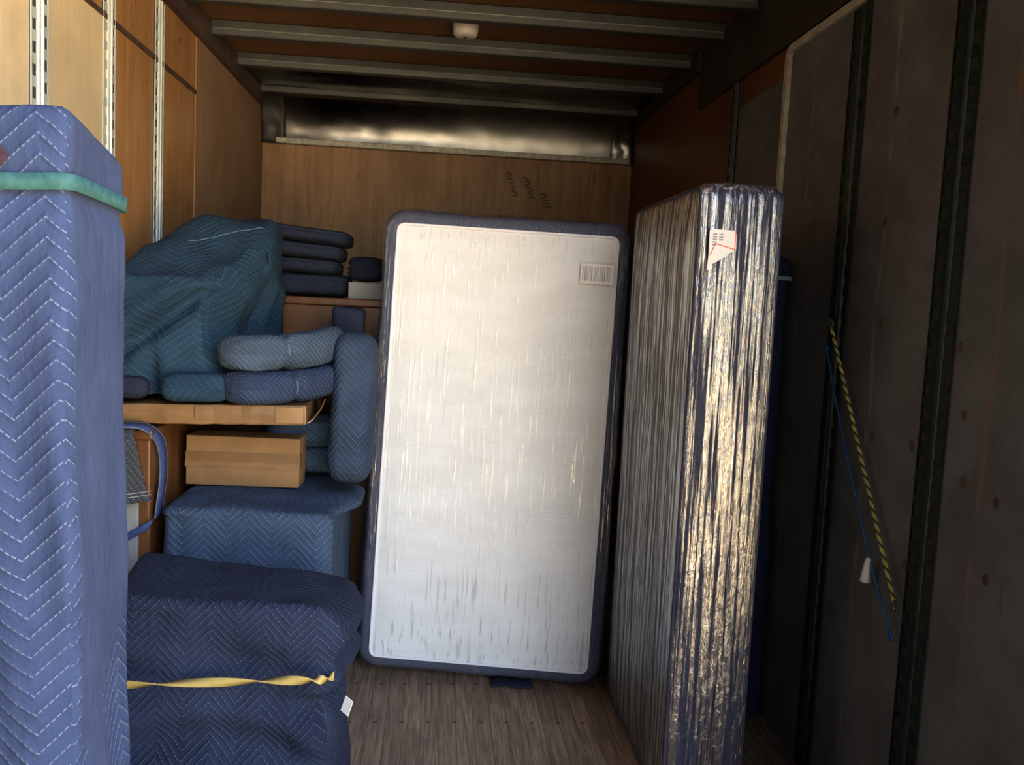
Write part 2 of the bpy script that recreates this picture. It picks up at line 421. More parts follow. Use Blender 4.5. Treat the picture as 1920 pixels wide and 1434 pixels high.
# ------------------------------------------------------------------ building helpers
class MB:
    """collects vertices, faces and per-face uvs of ONE mesh"""
    def __init__(self):
        self.v, self.f, self.uv, self.mi = [], [], [], []

    def quad(self, pts, uv=None, mi=0):
        b = len(self.v)
        self.v += [Vector(p) for p in pts]
        self.f.append(list(range(b, b + len(pts))))
        self.uv.append(uv or [(0, 0)] * len(pts))
        self.mi.append(mi)

    def box(self, lo, hi, mat=None, mi=0):
        (x0, y0, z0), (x1, y1, z1) = lo, hi
        c = [Vector(p) for p in ((x0, y0, z0), (x1, y0, z0), (x1, y1, z0), (x0, y1, z0), (x0, y0, z1), (x1, y0, z1), (x1, y1, z1), (x0, y1, z1))]
        if mat is not None:
            c = [mat @ p for p in c]
        b = len(self.v)
        self.v += c
        for q in ((0, 3, 2, 1), (4, 5, 6, 7), (0, 1, 5, 4), (1, 2, 6, 5), (2, 3, 7, 6), (3, 0, 4, 7)):
            self.f.append([b + i for i in q])
            self.uv.append([(0, 0)] * 4)
            self.mi.append(mi)
        return self

    def grid(self, rows, close=False, uvs=None, cap0=False, cap1=False, mi=0):
        """rows: list of equal-length point lists"""
        b = len(self.v)
        n = len(rows[0])
        for r in rows:
            self.v += [Vector(p) for p in r]
        for j in range(len(rows) - 1):
            for i in range(n if close else n - 1):
                i2 = (i + 1) % n
                self.f.append([b + j * n + i, b + j * n + i2, b + (j + 1) * n + i2, b + (j + 1) * n + i])
                if uvs:
                    self.uv.append([uvs(j, i), uvs(j, i + 1), uvs(j + 1, i + 1), uvs(j + 1, i)])
                else:
                    self.uv.append([(0, 0)] * 4)
                self.mi.append(mi)
        if cap0:
            self.f.append([b + i for i in range(n)][::-1])
            self.uv.append([uvs(0, i) if uvs else (0, 0) for i in range(n)][::-1])
            self.mi.append(mi)
        if cap1:
            o = b + (len(rows) - 1) * n
            self.f.append([o + i for i in range(n)])
            self.uv.append([uvs(len(rows) - 1, i) if uvs else (0, 0) for i in range(n)])
            self.mi.append(mi)
        return self

    def tube(self, pts, r, n=8, cap=True, mi=0):
        rows = []
        pts = [Vector(p) for p in pts]
        prev = None
        for k, p in enumerate(pts):
            t = (pts[min(k + 1, len(pts) - 1)] - pts[max(k - 1, 0)]).normalized()
            a = Vector((0, 0, 1)) if abs(t.z) < 0.9 else Vector((1, 0, 0))
            if prev is not None:
                a = prev
            s = t.cross(a).normalized()
            q = s.cross(t).normalized()
            prev = q
            rr = r[k] if isinstance(r, (list, tuple)) else r
            rows.append([p + s * (rr * math.cos(2 * PI * i / n)) + q * (rr * math.sin(2 * PI * i / n)) for i in range(n)])
        return self.grid(rows, True, None, cap, cap, mi)

    def lathe(self, prof, centre, n=28, axis='z'):
        rows = []
        for r, h in prof:
            rows.append([Vector(centre) + Vector((r * math.cos(2 * PI * i / n), r * math.sin(2 * PI * i / n), h)) for i in range(n)])
        return self.grid(rows, True, None, True, True)

    def build(self, name, mat, parent=None, smooth=False, bevel=0.0, thick=0.0, angle=None):
        me = bpy.data.meshes.new(name)
        me.from_pydata([tuple(p) for p in self.v], [], self.f)
        ul = me.uv_layers.new(name='uv')
        k = 0
        for uvq in self.uv:
            for q in uvq:
                ul.data[k].uv = q
                k += 1
        mats = mat if isinstance(mat, (list, tuple)) else [mat]
        for m in mats:
            me.materials.append(m)
        for p, mi in zip(me.polygons, self.mi):
            p.use_smooth = smooth
            p.material_index = mi
        me.update()
        o = bpy.data.objects.new(name, me)
        COL.objects.link(o)
        if parent is not None:
            o.parent = parent
        if bevel:
            md = o.modifiers.new('bevel', 'BEVEL')
            md.width = bevel
            md.segments = 2
            md.limit_method = 'ANGLE'
        if thick:
            md = o.modifiers.new('solid', 'SOLIDIFY')
            md.thickness = thick
            md.offset = 0
        return o


def tag(o, label=None, cat=None, group=None, kind=None):
    if label:
        o['label'] = label
    if cat:
        o['category'] = cat
    if group:
        o['group'] = group
    if kind:
        o['kind'] = kind
    return o


def empty(name, loc, label, cat, group=None):
    o = bpy.data.objects.new(name, None)
    COL.objects.link(o)
    o.location = loc
    o.empty_display_size = 0.1
    tag(o, label, cat, group)
    return o


def struct(o):
    o['kind'] = 'structure'
    return o


def keep(o, parent):
    """parent built in world coordinates under an empty that has a location"""
    o.parent = parent
    o.matrix_parent_inverse = Matrix.Translation(parent.location).inverted()
    return o


def fbm(x, y, z, octs=3):
    a, s, f = 0.0, 1.0, 1.0
    for _ in range(octs):
        a += s * noise.noise(Vector((x * f, y * f, z * f)))
        s *= 0.5
        f *= 2.1
    return a


def sstep(a, b, x):
    t = max(0.0, min(1.0, (x - a) / (b - a)))
    return t * t * (3 - 2 * t)


def rounded_poly(corners, rad, step):
    """closed outline (counter-clockwise list of (x, y)) with rounded corners"""
    out = []
    n = len(corners)
    rads = rad if isinstance(rad, (list, tuple)) else [rad] * n
    arcs = []
    for i in range(n):
        p0, p, p1 = Vector(corners[i - 1]), Vector(corners[i]), Vector(corners[(i + 1) % n])
        a, b = (p0 - p).normalized(), (p1 - p).normalized()
        r = rads[i]
        k = 6
        arc = []
        for j in range(k + 1):
            t = j / k
            q = (p + a * r) * (1 - t) ** 2 + p * 2 * t * (1 - t) + (p + b * r) * t ** 2
            arc.append(q)
        arcs.append(arc)
    for i in range(n):
        out += arcs[i]
        q0, q1 = arcs[i][-1], arcs[(i + 1) % n][0]
        m = max(1, int((q1 - q0).length / step))
        out += [q0.lerp(q1, j / m) for j in range(1, m)]
    return out


def draped(corners, top, bottom, rad=0.05, edge=0.035, step=0.022, flare=0.02, fold=0.012, freq=9.0, seed=0, top_noise=0.008, hook=None, inner=14):
    """a blanket over a block: top(x, y) is the top surface, skirt hangs to bottom(x, y)"""
    if not callable(top):
        tv = top
        top = lambda x, y: tv
    if not callable(bottom):
        bv = bottom
        bottom = lambda x, y: bv
    ol = rounded_poly(corners, rad, step)
    n = len(ol)
    c = sum((Vector(p) for p in ol), Vector((0, 0))) / n
    nor, per, acc = [], [], 0.0
    for i in range(n):
        t = (ol[(i + 1) % n] - ol[i - 1]).normalized()
        nor.append(Vector((t.y, -t.x)))
        per.append(acc)
        acc += (ol[(i + 1) % n] - ol[i]).length
    per.append(acc)
    rows, base, kinds = [], [], []
    for k in range(inner + 1):
        s = 0.02 + 0.98 * (k / inner) ** 0.8
        r, bnr = [], []
        for i in range(n):
            q = c + (ol[i] - nor[i] * edge - c) * s
            z = top(q.x, q.y) + top_noise * fbm(q.x * 5 + seed, q.y * 5, seed * 1.7)
            r.append(Vector((q.x, q.y, z)))
            bnr.append(Vector((0, 0, 1)))
        rows.append(r)
        base.append(bnr)
        kinds.append('top')
    for k in range(1, 5):
        a = k / 5 * PI / 2
        r, bnr = [], []
        for i in range(n):
            q = ol[i] - nor[i] * edge * (1 - math.sin(a))
            z = top(q.x, q.y) - edge * (1 - math.cos(a)) + top_noise * fbm(q.x * 5 + seed, q.y * 5, seed * 1.7) * math.cos(a)
            r.append(Vector((q.x, q.y, z)))
            bnr.append(Vector((nor[i].x, nor[i].y, 0)))
        rows.append(r)
        base.append(bnr)
        kinds.append('edge')
    hh = max(top(p.x, p.y) - bottom(p.x, p.y) for p in ol)
    m = max(4, int(hh / step))
    for k in range(m + 1):
        t = k / m
        r, bnr = [], []
        for i in range(n):
            z0 = top(ol[i].x, ol[i].y) - edge
            z = z0 + (bottom(ol[i].x, ol[i].y) - z0) * t
            s = per[i]
            ang = 2 * PI * s / acc
            sx, sy = math.cos(ang) * acc / (2 * PI), math.sin(ang) * acc / (2 * PI)
            f = flare * t ** 1.3 + fold * (0.25 + 0.75 * t) * fbm(sx * freq, sy * freq, z * 1.6 + seed) + fold * 0.8 * fbm(sx * 3 + 9, sy * 3, z * 3.5 + seed * 2)
            q = ol[i] + nor[i] * f
            r.append(Vector((q.x, q.y, z)))
            bnr.append(Vector((nor[i].x, nor[i].y, 0)))
        rows.append(r)
        base.append(bnr)
        kinds.append('side')
    if hook:
        for j in range(len(rows)):
            for i in range(n):
                rows[j][i] = hook(rows[j][i], base[j][i], kinds[j])
    mb = MB()
    mb.grid(rows, True, None, True, False)
    # box-projected uv in metres, chosen per face from its base direction
    nq = (len(rows) - 1) * n
    for q in range(nq):
        j, i = divmod(q, n)
        d = base[min(j + 1, len(rows) - 1)][i] if kinds[j] != 'top' else base[j][i]
        fv = [mb.v[a] for a in mb.f[q]]
        if abs(d.z) > 0.6:
            mb.uv[q] = [(p.x, p.y) for p in fv]
        elif abs(d.y) > abs(d.x):
            mb.uv[q] = [(p.x, p.z) for p in fv]
        else:
            mb.uv[q] = [(p.y + 0.03, p.z) for p in fv]
    return mb


def bundle(p0, p1, a, b, up=(0, 0, 1), ex=2.4, pinch=(), end=0.18, seg=40, n=44, bend=(0, 0, 0), seed=0, wr=0.06, fold=False, twist=0.0, taper=0.0):
    """a rolled or folded blanket: superellipse section swept from p0 to p1, soft ends, pinched where banded"""
    p0, p1 = Vector(p0), Vector(p1)
    ax = (p1 - p0)
    L = ax.length
    t = ax.normalized()
    s = t.cross(Vector(up)).normalized()
    q = s.cross(t).normalized()
    rows, vals = [], []
    for k in range(seg + 1):
        w_ = 0.5 - 0.5 * math.cos(PI * k / seg)
        w_ = 0.35 * w_ + 0.65 * k / seg
        d = min(w_, 1 - w_) / end
        e = (1 - max(0.0, 1 - d) ** 2.6) ** (1 / 2.6) if d < 1 else 1.0
        e = max(e, 0.04)
        for pc, pd in pinch:
            e *= 1 - pd * math.exp(-((w_ - pc) / 0.035) ** 2)
        e *= 1 - taper * w_
        c = p0 + ax * w_ + Vector(bend) * math.sin(PI * w_)
        r = []
        for i in range(n):
            th = 2 * PI * i / n
            co, si = math.cos(th), math.sin(th)
            x = math.copysign(abs(co) ** (2 / ex), co)
            y = math.copysign(abs(si) ** (2 / ex), si)
            rr = 1 + wr * fbm(co * 1.7 + seed, si * 1.7 + seed * 2, w_ * L * 7)
            if fold:
                rr *= 1 - 0.16 * math.exp(-((abs(th - PI) - 0.12) / 0.10) ** 2) - 0.10 * math.exp(-((th - 0.35) / 0.10) ** 2)
            tw = twist * (w_ - 0.5)
            xx, yy = x * a * e * rr, y * b * e * rr
            r.append(c + (s * math.cos(tw) + q * math.sin(tw)) * xx + (q * math.cos(tw) - s * math.sin(tw)) * yy)
        rows.append(r)
        vals.append(w_ * L)
    pu = []
    acc = 0.0
    mid = rows[seg // 2]
    for i in range(n + 1):
        pu.append(acc)
        acc += (mid[(i + 1) % n] - mid[i % n]).length
    mb = MB()
    mb.grid(rows, True, lambda j, i: (pu[i], vals[j]), True, True)
    return mb


def ribbon(pts, widths, thick=0.0025):
    """pts: centre line, widths: half-width vectors; a thin closed strip"""
    pts = [Vector(p) for p in pts]
    widths = [Vector(q) for q in widths]
    rows = []
    for k, p in enumerate(pts):
        t = (pts[min(k + 1, len(pts) - 1)] - pts[max(k - 1, 0)]).normalized()
        nn = t.cross(widths[k]).normalized() * thick / 2
        rows.append([p - widths[k] - nn, p + widths[k] - nn, p + widths[k] + nn, p - widths[k] + nn])
    mb = MB()
    mb.grid(rows, True, None, True, True)
    return mb


def smooth_path(pts, per=8):
    out = []
    P = [Vector(p) for p in pts]
    for i in range(len(P) - 1):
        a, b, c, d = P[max(i - 1, 0)], P[i], P[i + 1], P[min(i + 2, len(P) - 1)]
        for k in range(per):
            t = k / per
            out.append(0.5 * ((2 * b) + (c - a) * t + (2 * a - 5 * b + 4 * c - d) * t * t + (3 * b - a - 3 * c + d) * t ** 3))
    out.append(P[-1])
    return out


# ------------------------------------------------------------------ the truck box
XL, XR, YB, YR, ZC = -1.19, 1.278, 6.02, 1.30, 2.80
struct(MB().box((XL - 0.05, -0.45, -0.12), (XR + 0.05, YB + 0.05, 0)).build('floor', M['floor']))
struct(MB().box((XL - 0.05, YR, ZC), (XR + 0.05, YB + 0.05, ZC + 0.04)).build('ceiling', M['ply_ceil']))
struct(MB().box((XL - 0.05, YB, 0), (XR + 0.05, YB + 0.05, ZC)).build('wall_back', M['ply_back']))
wl = struct(MB().box((XL - 0.05, YR, 0), (XL, YB, ZC)).build('wall_left', M['ply_left']))
MB().box((XL, YR, 0), (XL + 0.004, 3.30, 2.412)).build('cream_panel', M['ply_cream'], wl)
MB().box((XL, 4.418, 0), (XL + 0.005, YB, 2.70)).build('plywood_sheet', M['ply_left_deep'], wl, bevel=0.002)
MB().box((XL, YR, 2.408), (XL + 0.007, 4.42, 2.428)).build('seam_strip', M['trim_dark'], wl)
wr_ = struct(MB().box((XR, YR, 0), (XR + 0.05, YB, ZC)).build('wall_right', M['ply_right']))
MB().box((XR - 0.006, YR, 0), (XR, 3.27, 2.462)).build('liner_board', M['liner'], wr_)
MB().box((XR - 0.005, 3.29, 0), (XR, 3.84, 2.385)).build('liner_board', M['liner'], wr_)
plugs = MB()
for (yy, zz) in ((2.45, 2.09), (2.46, 1.78), (2.43, 1.49), (2.43, 1.16), (2.04, 1.44), (2.0, 1.28), (1.98, 1.12), (1.85, 1.10), (2.22, 1.17), (2.13, 0.95), (1.86, 0.92), (2.20, 0.85)):
    plugs.grid([[Vector((XR - 0.0062 - h, yy + r * math.cos(2 * PI * i / 14), zz + 1.25 * r * math.sin(2 * PI * i / 14))) for i in range(14)] for r, h in ((0.012, 0.0), (0.009, 0.003), (0.006, 0.0005))], True, None, False, True)
plugs.build('screw_plugs', basic('rusty screw plug', (0.09, 0.062, 0.045), 0.8), wr_, True)

# trims
struct(MB().box((XL, YR, 2.675), (XL + 0.035, 5.86, ZC)).build('trim_1', M['trim_dark'], bevel=0.004))
tb = MB().box((XR - 0.022, YR, 2.50), (XR, 4.42, ZC)).box((XR - 0.03, 4.42, 2.69), (XR, 5.9, ZC))
struct(tb.build('trim_2', M['band_dark'], bevel=0.003))
tw_ = MB()
tw_.box((XR - 0.022, 3.258, 0), (XR, 3.292, 2.452))
tw_.box((XR - 0.022, YR, 2.462), (XR, 3.235, 2.492))
tw_.grid([[(XR - 0.022, 3.292 - 0.057 * (1 - math.cos(a)) , 2.452 + 0.04 * math.sin(a)), (XR - 0.022, 3.258 - 0.023 * (1 - math.cos(a)), 2.452 + 0.010 * math.sin(a)),
           (XR, 3.258 - 0.023 * (1 - math.cos(a)), 2.452 + 0.010 * math.sin(a)), (XR, 3.292 - 0.057 * (1 - math.cos(a)), 2.452 + 0.04 * math.sin(a))] for a in [PI / 2 * k / 8 for k in range(9)]], True)
struct(tw_.build('trim_3', M['white_trim'], bevel=0.003))
# coved sheet-metal header between roof and back wall
prof = []
for k in range(15):
    a = k / 14
    prof.append((5.80 + 0.185 * math.sin(a * PI / 2) ** 0.9, 2.765 - 0.275 * (1 - math.cos(a * PI / 2)) ** 0.85))
hd = MB()
nx = 40
rows = []
for (yy, zz) in prof:
    rows.append([(XL + 0.12 + (XR - XL - 0.25) * i / nx, yy + 0.004 * fbm(i * 0.4, zz * 6, 3), zz) for i in range(nx + 1)])
hd.grid(rows)
struct(hd.build('trim_4', M['sheet'], smooth=True))
struct(MB().box((XL + 0.10, 5.965, 2.455), (XR - 0.02, YB, 2.492)).build('trim_5', M['lip'], bevel=0.004))
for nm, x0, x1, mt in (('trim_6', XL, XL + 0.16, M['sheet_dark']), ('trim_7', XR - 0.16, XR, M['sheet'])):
    cc = MB()
    cc.grid([[(x0 + (x1 - x0) * i / 6, yy - 0.012 + 0.02 * fbm(i * 0.9, zz * 14, x0), zz - 0.002) for i in range(7)] for (yy, zz) in prof + [(5.99, 2.455)]])
    struct(cc.build(nm, mt, smooth=True, thick=0.003))
# flat sheet between the last bow and the header, and the fold beside it
sp = MB()
sp.grid([[(XL + 0.03 + (XR - XL - 0.06) * i / 50, 5.22 + 0.56 * j / 12, 2.772 + 0.006 * fbm(i * 0.12, j * 0.35, 5)) for i in range(51)] for j in range(13)])
struct(sp.build('trim_8', M['sheet'], smooth=True, thick=0.003))
struct(MB().box((XL + 0.03, 5.77, 2.735), (XR - 0.03, 5.83, 2.778)).build('trim_9', M['galv'], bevel=0.008))

# galvanised roof bows
bow_prof = [(-0.062, 0.062), (-0.05, 0.062), (-0.030, 0.030), (-0.028, 0.004), (-0.024, 0.0), (0.024, 0.0), (0.028, 0.004), (0.030, 0.030), (0.05, 0.062), (0.062, 0.062)]
names = ['galvanised steel roof bow nearest the camera, at the top edge', 'galvanised steel roof bow just in front of the white dome lamp',
         'galvanised steel roof bow just behind the white dome lamp', 'galvanised steel roof bow farthest back, beside the sheet metal']
bow0 = None
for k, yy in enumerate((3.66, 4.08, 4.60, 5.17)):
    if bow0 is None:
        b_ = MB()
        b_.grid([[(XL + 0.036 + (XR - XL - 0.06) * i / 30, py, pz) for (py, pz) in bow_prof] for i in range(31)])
        b_.tube([(XL + 0.04 + (XR - XL - 0.07) * i / 30, -0.0315 + 0.0008 * fbm(i * 0.7, 2, 0), 0.031) for i in range(31)], 0.0042, 6, mi=1)  # bead along the fold, its lighter colour paints the caught light
        bow0 = b_.build('roof_bow', [M['galv'], M['galv_glint']])
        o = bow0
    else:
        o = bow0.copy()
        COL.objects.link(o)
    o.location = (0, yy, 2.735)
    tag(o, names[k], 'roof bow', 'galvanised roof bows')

# dome lamp
lamp = empty('dome_lamp', (0.08, 4.27, ZC), 'round off-white dome lamp on the truck ceiling between two bows', 'lamp')
MB().lathe([(0.062, 0.0), (0.062, -0.012), (0.060, -0.045), (0.056, -0.068), (0.046, -0.078), (0.020, -0.080)], (0, 0, 0)).build('lamp_housing', M['lamp_plastic'], lamp, True)
MB().lathe([(0.009, -0.0795), (0.009, -0.083)], (0, 0, 0), 14).build('hole_shade', M['slot'], lamp)  # dark disc painting the shade of the hole in the housing


# ------------------------------------------------------------------ cargo tracks
def track(name, height, mat, seed=0):
    """vertical slotted cargo track along +z, facing +x (depth) with width along y"""
    root = bpy.data.objects.new(name, None)
    COL.objects.link(root)
    MB().box((0, -0.055, 0), (0.004, 0.055, height)).build('slot_shade', M['slot'], root)  # dark sheet that paints the shade seen through the slots
    r = MB()
    r.box((0.004, -0.057, 0), (0.008, -0.052, height)).box((0.004, 0.052, 0), (0.008, 0.057, height))
    r.grid([[(0.004, -0.020, z), (0.010, -0.019, z), (0.013, -0.015, z), (0.013, -0.009, z), (0.008, -0.005, z), (0.008, 0.003, z), (0.014, 0.007, z), (0.014, 0.013, z), (0.010, 0.018, z), (0.004, 0.020, z)] for z in (0, height)])
    per = 0.064
    k = 0
    while k * per < height:
        z0 = k * per
        r.box((0.003, -0.053, z0), (0.007, -0.019, min(height, z0 + per * 0.48)))
        r.box((0.003, 0.019, z0 + per * 0.45), (0.007, 0.053, min(height, z0 + per * 0.93) + 0.0001))
        k += 1
    r.build('slotted_rail', mat, root)
    return root


def copy_tree(o, parent=None):
    c = o.copy()
    COL.objects.link(c)
    if parent is not None:
        c.parent = parent
    for ch in [q for q in bpy.data.objects if q.parent == o and q != c]:
        copy_tree(ch, c)
    return c


tL = track('cargo_track', 2.66, M['galv_track'])
for k, (yy, lab) in enumerate(((2.745, 'galvanised slotted cargo track nearest the camera on the left wall'), (3.30, 'galvanised slotted cargo track where pale and red plywood meet on left wall'),
                               (3.86, 'galvanised slotted cargo track on reddish plywood above the draped pile'))):
    o = tL if k == 0 else copy_tree(tL)
    o.location = (XL + (0.004 if k == 0 else 0.0), yy, 0.0)
    tag(o, lab, 'cargo track', 'galvanised cargo tracks on the left wall')
tR = track('cargo_track', 2.455, M['green_track'])
for k, (yy, lab) in enumerate(((2.12, 'dark green slotted cargo track on the right wall, nearest the camera'), (2.70, 'dark green slotted cargo track on right wall where the ropes are tied on top'))):
    o = tR if k == 0 else copy_tree(tR)
    o.location = (XR - 0.006, yy, 0.0)
    o.rotation_euler = (0, 0, PI)
    tag(o, lab, 'cargo track', 'dark green cargo tracks on the right wall')
o = track('cargo_track', 2.50, M['galv'])
o.location = (XR - 0.001, 3.865, 0)
o.rotation_euler = (0, 0, PI)
tag(o, 'dull grey slotted cargo track on the right wall beyond the white edge trim', 'cargo track')

# dark faint stamp marks and smears on the back wall
sm_ = MB()
for (x0, z0, nn, ang, sc) in ((0.44, 2.36, 8, -1.05, 1.0), (0.56, 2.33, 7, -1.05, 1.2), (0.68, 2.23, 5, -1.0, 1.4)):
    for i in range(nn):
        L_ = 0.018 * sc
        cx, cz = x0 + i * 0.016 * math.cos(ang), z0 + i * 0.024 * math.sin(ang)
        sm_.box((-L_, 0, -0.006), (L_, 0.0006, 0.006 * random.uniform(0.6, 1.6)), Matrix.Translation((cx, YB - 0.0007, cz)) @ Matrix.Rotation(random.uniform(-0.6, 0.6), 4, 'Y'))
for (x0, z0, nn) in ((0.995, 2.40, 8), (1.03, 2.395, 7), (1.13, 2.38, 7), (1.145, 2.37, 6)):
    for i in range(nn):
        sm_.box((-0.010, 0, -0.002), (0.008, 0.0006, 0.003), Matrix.Translation((x0 + random.uniform(-0.004, 0.004), YB - 0.0007, z0 - i * 0.014)) @ Matrix.Rotation(random.uniform(-0.8, 0.8), 4, 'Y'))
sm_.build('stamp_marks', M['smear'], bpy.data.objects['wall_back'])


# ------------------------------------------------------------------ mattresses
def rrect(wd, ht, r, step):
    return rounded_poly([(-wd / 2, 0), (wd / 2, 0), (wd / 2, ht), (-wd / 2, ht)], r, step)


def mattress_rows(wd, ht, th, r, bulge, off, seed, puff, front_k=None):
    """rows of points from the front face centre round the border to the back face centre (local x, y depth, z up)"""
    pw, ph = wd - 2 * bulge, ht - 2 * bulge
    ol = rrect(pw, ph, r, 0.02)
    n = len(ol)
    nor = []
    for i in range(n):
        t = (ol[(i + 1) % n] - ol[i - 1]).normalized()
        nor.append(Vector((t.y, -t.x)))
    cx, cz = 0.0, ph / 2
    front, border, back = [], [], []
    for k in range(31):
        s = 0.02 + 0.98 * (k / 30) ** 0.7
        row = []
        for i in range(n):
            x, z = cx + (ol[i].x - cx) * s, cz + (ol[i].y - cz) * s
            d = -puff * (1 - s ** 6) - off + 0.004 * fbm(x * 3 + seed, z * 3, seed) * (1 - s ** 4)
            row.append(Vector((x, d, z + bulge)))
        front.append(row)
    for k in range(15):
        a = PI * k / 14
        row = []
        for i in range(n):
            e = (bulge + off) * max(0.0, math.sin(a)) ** 0.62 * (1 + 0.10 * fbm(ol[i].x * 4 + seed, ol[i].y * 4, a))
            x, z = ol[i].x + nor[i].x * e, ol[i].y + nor[i].y * e
            row.append(Vector((x, th * (1 - math.cos(a)) / 2 + (-off if k == 0 else off if k == 14 else 0), z + bulge)))
        border.append(row)
    for k in range(7):
        s = 1 - 0.98 * k / 6
        back.append([Vector((cx + (ol[i].x - cx) * s, th + off + puff * 0.6 * (1 - s ** 6), cz + (ol[i].y - cz) * s + bulge)) for i in range(n)])
    return front, border, back


def mattress(name, wd, ht, th, r, bulge, label, border_mat, wrap_mat, seed, puff, pipe_mat, panel_mat):
    root = empty(name, (0, 0, 0), label, 'mattress')
    f, b, k = mattress_rows(wd, ht, th, r, bulge, 0.0, seed, puff)
    a = MB()
    a.grid(f, True, None, True)
    a.build('front_panel', panel_mat, root, True)
    a = MB()
    a.grid(b, True)
    a.build('side_border', border_mat, root, True)
    a = MB()
    a.grid(k, True, None, False, True)
    a.build('back_panel', panel_mat, root, True)
    a = MB()
    for row in (f[-1], k[0]):
        pts = row + [row[0], row[1]]
        a.tube([p + Vector((0, -0.002 if row is f[-1] else 0.002, 0)) for p in pts], 0.006, 8, False)
    a.build('piping', pipe_mat, root, True)
    f, b, k = mattress_rows(wd, ht, th, r, bulge, 0.007, seed + 3, puff)
    a = MB()
    a.grid(f + b[1:] + k[1:], True, None, True, True)
    a.build('stretch_wrap', wrap_mat, root, True)
    return root


m1 = mattress('wrapped_mattress', 0.985, 1.825, 0.22, 0.030, 0.066, 'white mattress with slate border in clear stretch wrap leaning upright mid truck', M['grey_border'], M['wrap'], 2, 0.022, M['piping'], M['white_panel'])
ex = Vector((0.958, -0.12, 0)).normalized()
ez = Vector((0.052, 0.105, 1.82)).normalized()
ex = (ex - ez * ex.dot(ez)).normalized()
ey = ez.cross(ex)
m1.matrix_world = Matrix.Translation((0.211, 3.325, 0.014)) @ Matrix((ex, ey, ez)).transposed().to_4x4()
# barcode label on the front
lb = MB().box((0.288, -0.034, 1.575), (0.412, -0.0325, 1.652)).build('barcode_label', M['paper'], m1)
bc = MB()
x = 0.296
while x < 0.403:
    ww = random.choice((0.0012, 0.002, 0.003, 0.0045))
    bc.box((x, -0.0346, 1.586), (x + ww, -0.0341, 1.642))
    x += ww + random.choice((0.0018, 0.003, 0.005))
bc.build('barcode', M['grey_ink'], lb)

m2 = mattress('wrapped_mattress', 0.80, 1.86, 0.232, 0.035, 0.022, 'tall dark-sided mattress standing on end, its silvery crinkled plastic wrap facing out', M['navy_border'], M['wrap_heavy'], 8, 0.012, M['navy_border'], M['shaded_panel'])
# its broad white face, shade painted into its colour, looks left (-x): local x runs away from the camera
ex = Vector((0.015, -0.999, 0)).normalized()
ez = Vector((0, 0, 1))
ey = ez.cross(ex)
m2.matrix_world = Matrix.Translation((0.722, 2.835, 0.004)) @ Matrix((ex, ey, ez)).transposed().to_4x4()
# shipping sticker on the end border
st = MB()
yy = 2.835 - 0.4 - 0.010
P = [(0.747, 1.722), (0.752, 1.728), (0.818, 1.726), (0.824, 1.716), (0.826, 1.676), (0.800, 1.655), (0.762, 1.632), (0.746, 1.610), (0.748, 1.66)]
inv = m2.matrix_world.inverted()
def loc2(x, z, e=0.0):
    return inv @ Vector((x, yy - e, z))
b = len(st.v)
st.v += [loc2(x, z) for x, z in P] + [loc2(x, z, -0.001) for x, z in P]
nP = len(P)
st.f.append(list(range(nP)))
st.f.append(list(range(2 * nP - 1, nP - 1, -1)))
st.f += [[i, nP + i, nP + (i + 1) % nP, (i + 1) % nP] for i in range(nP)]
st.uv += [[(0, 0)] * len(f) for f in st.f]
st.mi += [0] * len(st.f)
stk = st.build('shipping_sticker', M['paper'], m2)
tx = MB()
for c in range(2):
    for r in range(5):
        if c == 1 and r > 2:
            continue
        for s in range(3):
            xx, zz = 0.757 + c * 0.018 + s * 0.0042, 1.716 - r * 0.0075
            tx.quad([loc2(xx, zz, 0.0008), loc2(xx + 0.0034, zz, 0.0008), loc2(xx + 0.0034, zz - 0.0042, 0.0008), loc2(xx, zz - 0.0042, 0.0008)])
tx.build('small_print', M['grey_ink'], stk)
rl = MB()
for (a0, a1) in (((0.765, 1.688), (0.822, 1.674)), ((0.822, 1.674), (0.8215, 1.722)), ((0.765, 1.688), (0.752, 1.655))):
    A, B = Vector(a0), Vector(a1)
    d = (B - A).normalized()
    p = Vector((-d.y, d.x)) * 0.0013
    rl.quad([loc2(*(A - p), 0.0009), loc2(*(B - p), 0.0009), loc2(*(B + p), 0.0009), loc2(*(A + p), 0.0009)])
rl.build('red_line', M['red_ink'], stk)


# ------------------------------------------------------------------ tall wrapped piece, front left
def hook_tall(p, n, kind):
    q = p.copy()
    # slanted, sagging right shoulder
    sh = sstep(-0.70, -0.56, p.x) * sstep(1.45, 1.85, p.y)
    if p.z > 1.5:
        q.z -= 0.085 * sh * (p.z - 1.5) / 0.27
    if kind == 'side':
        # band cinch
        q += n * (-0.010 * math.exp(-((p.z - 1.655) / 0.03) ** 2))
        # vertical soft folds on the front
        if n.y < -0.6:
            q.y += 0.009 * math.sin((p.x + 0.12 * p.z) * 46 + 1.5 * noise.noise(Vector((p.x * 3, 0, p.z * 2)))) * sstep(1.62, 1.2, p.z)
    return q


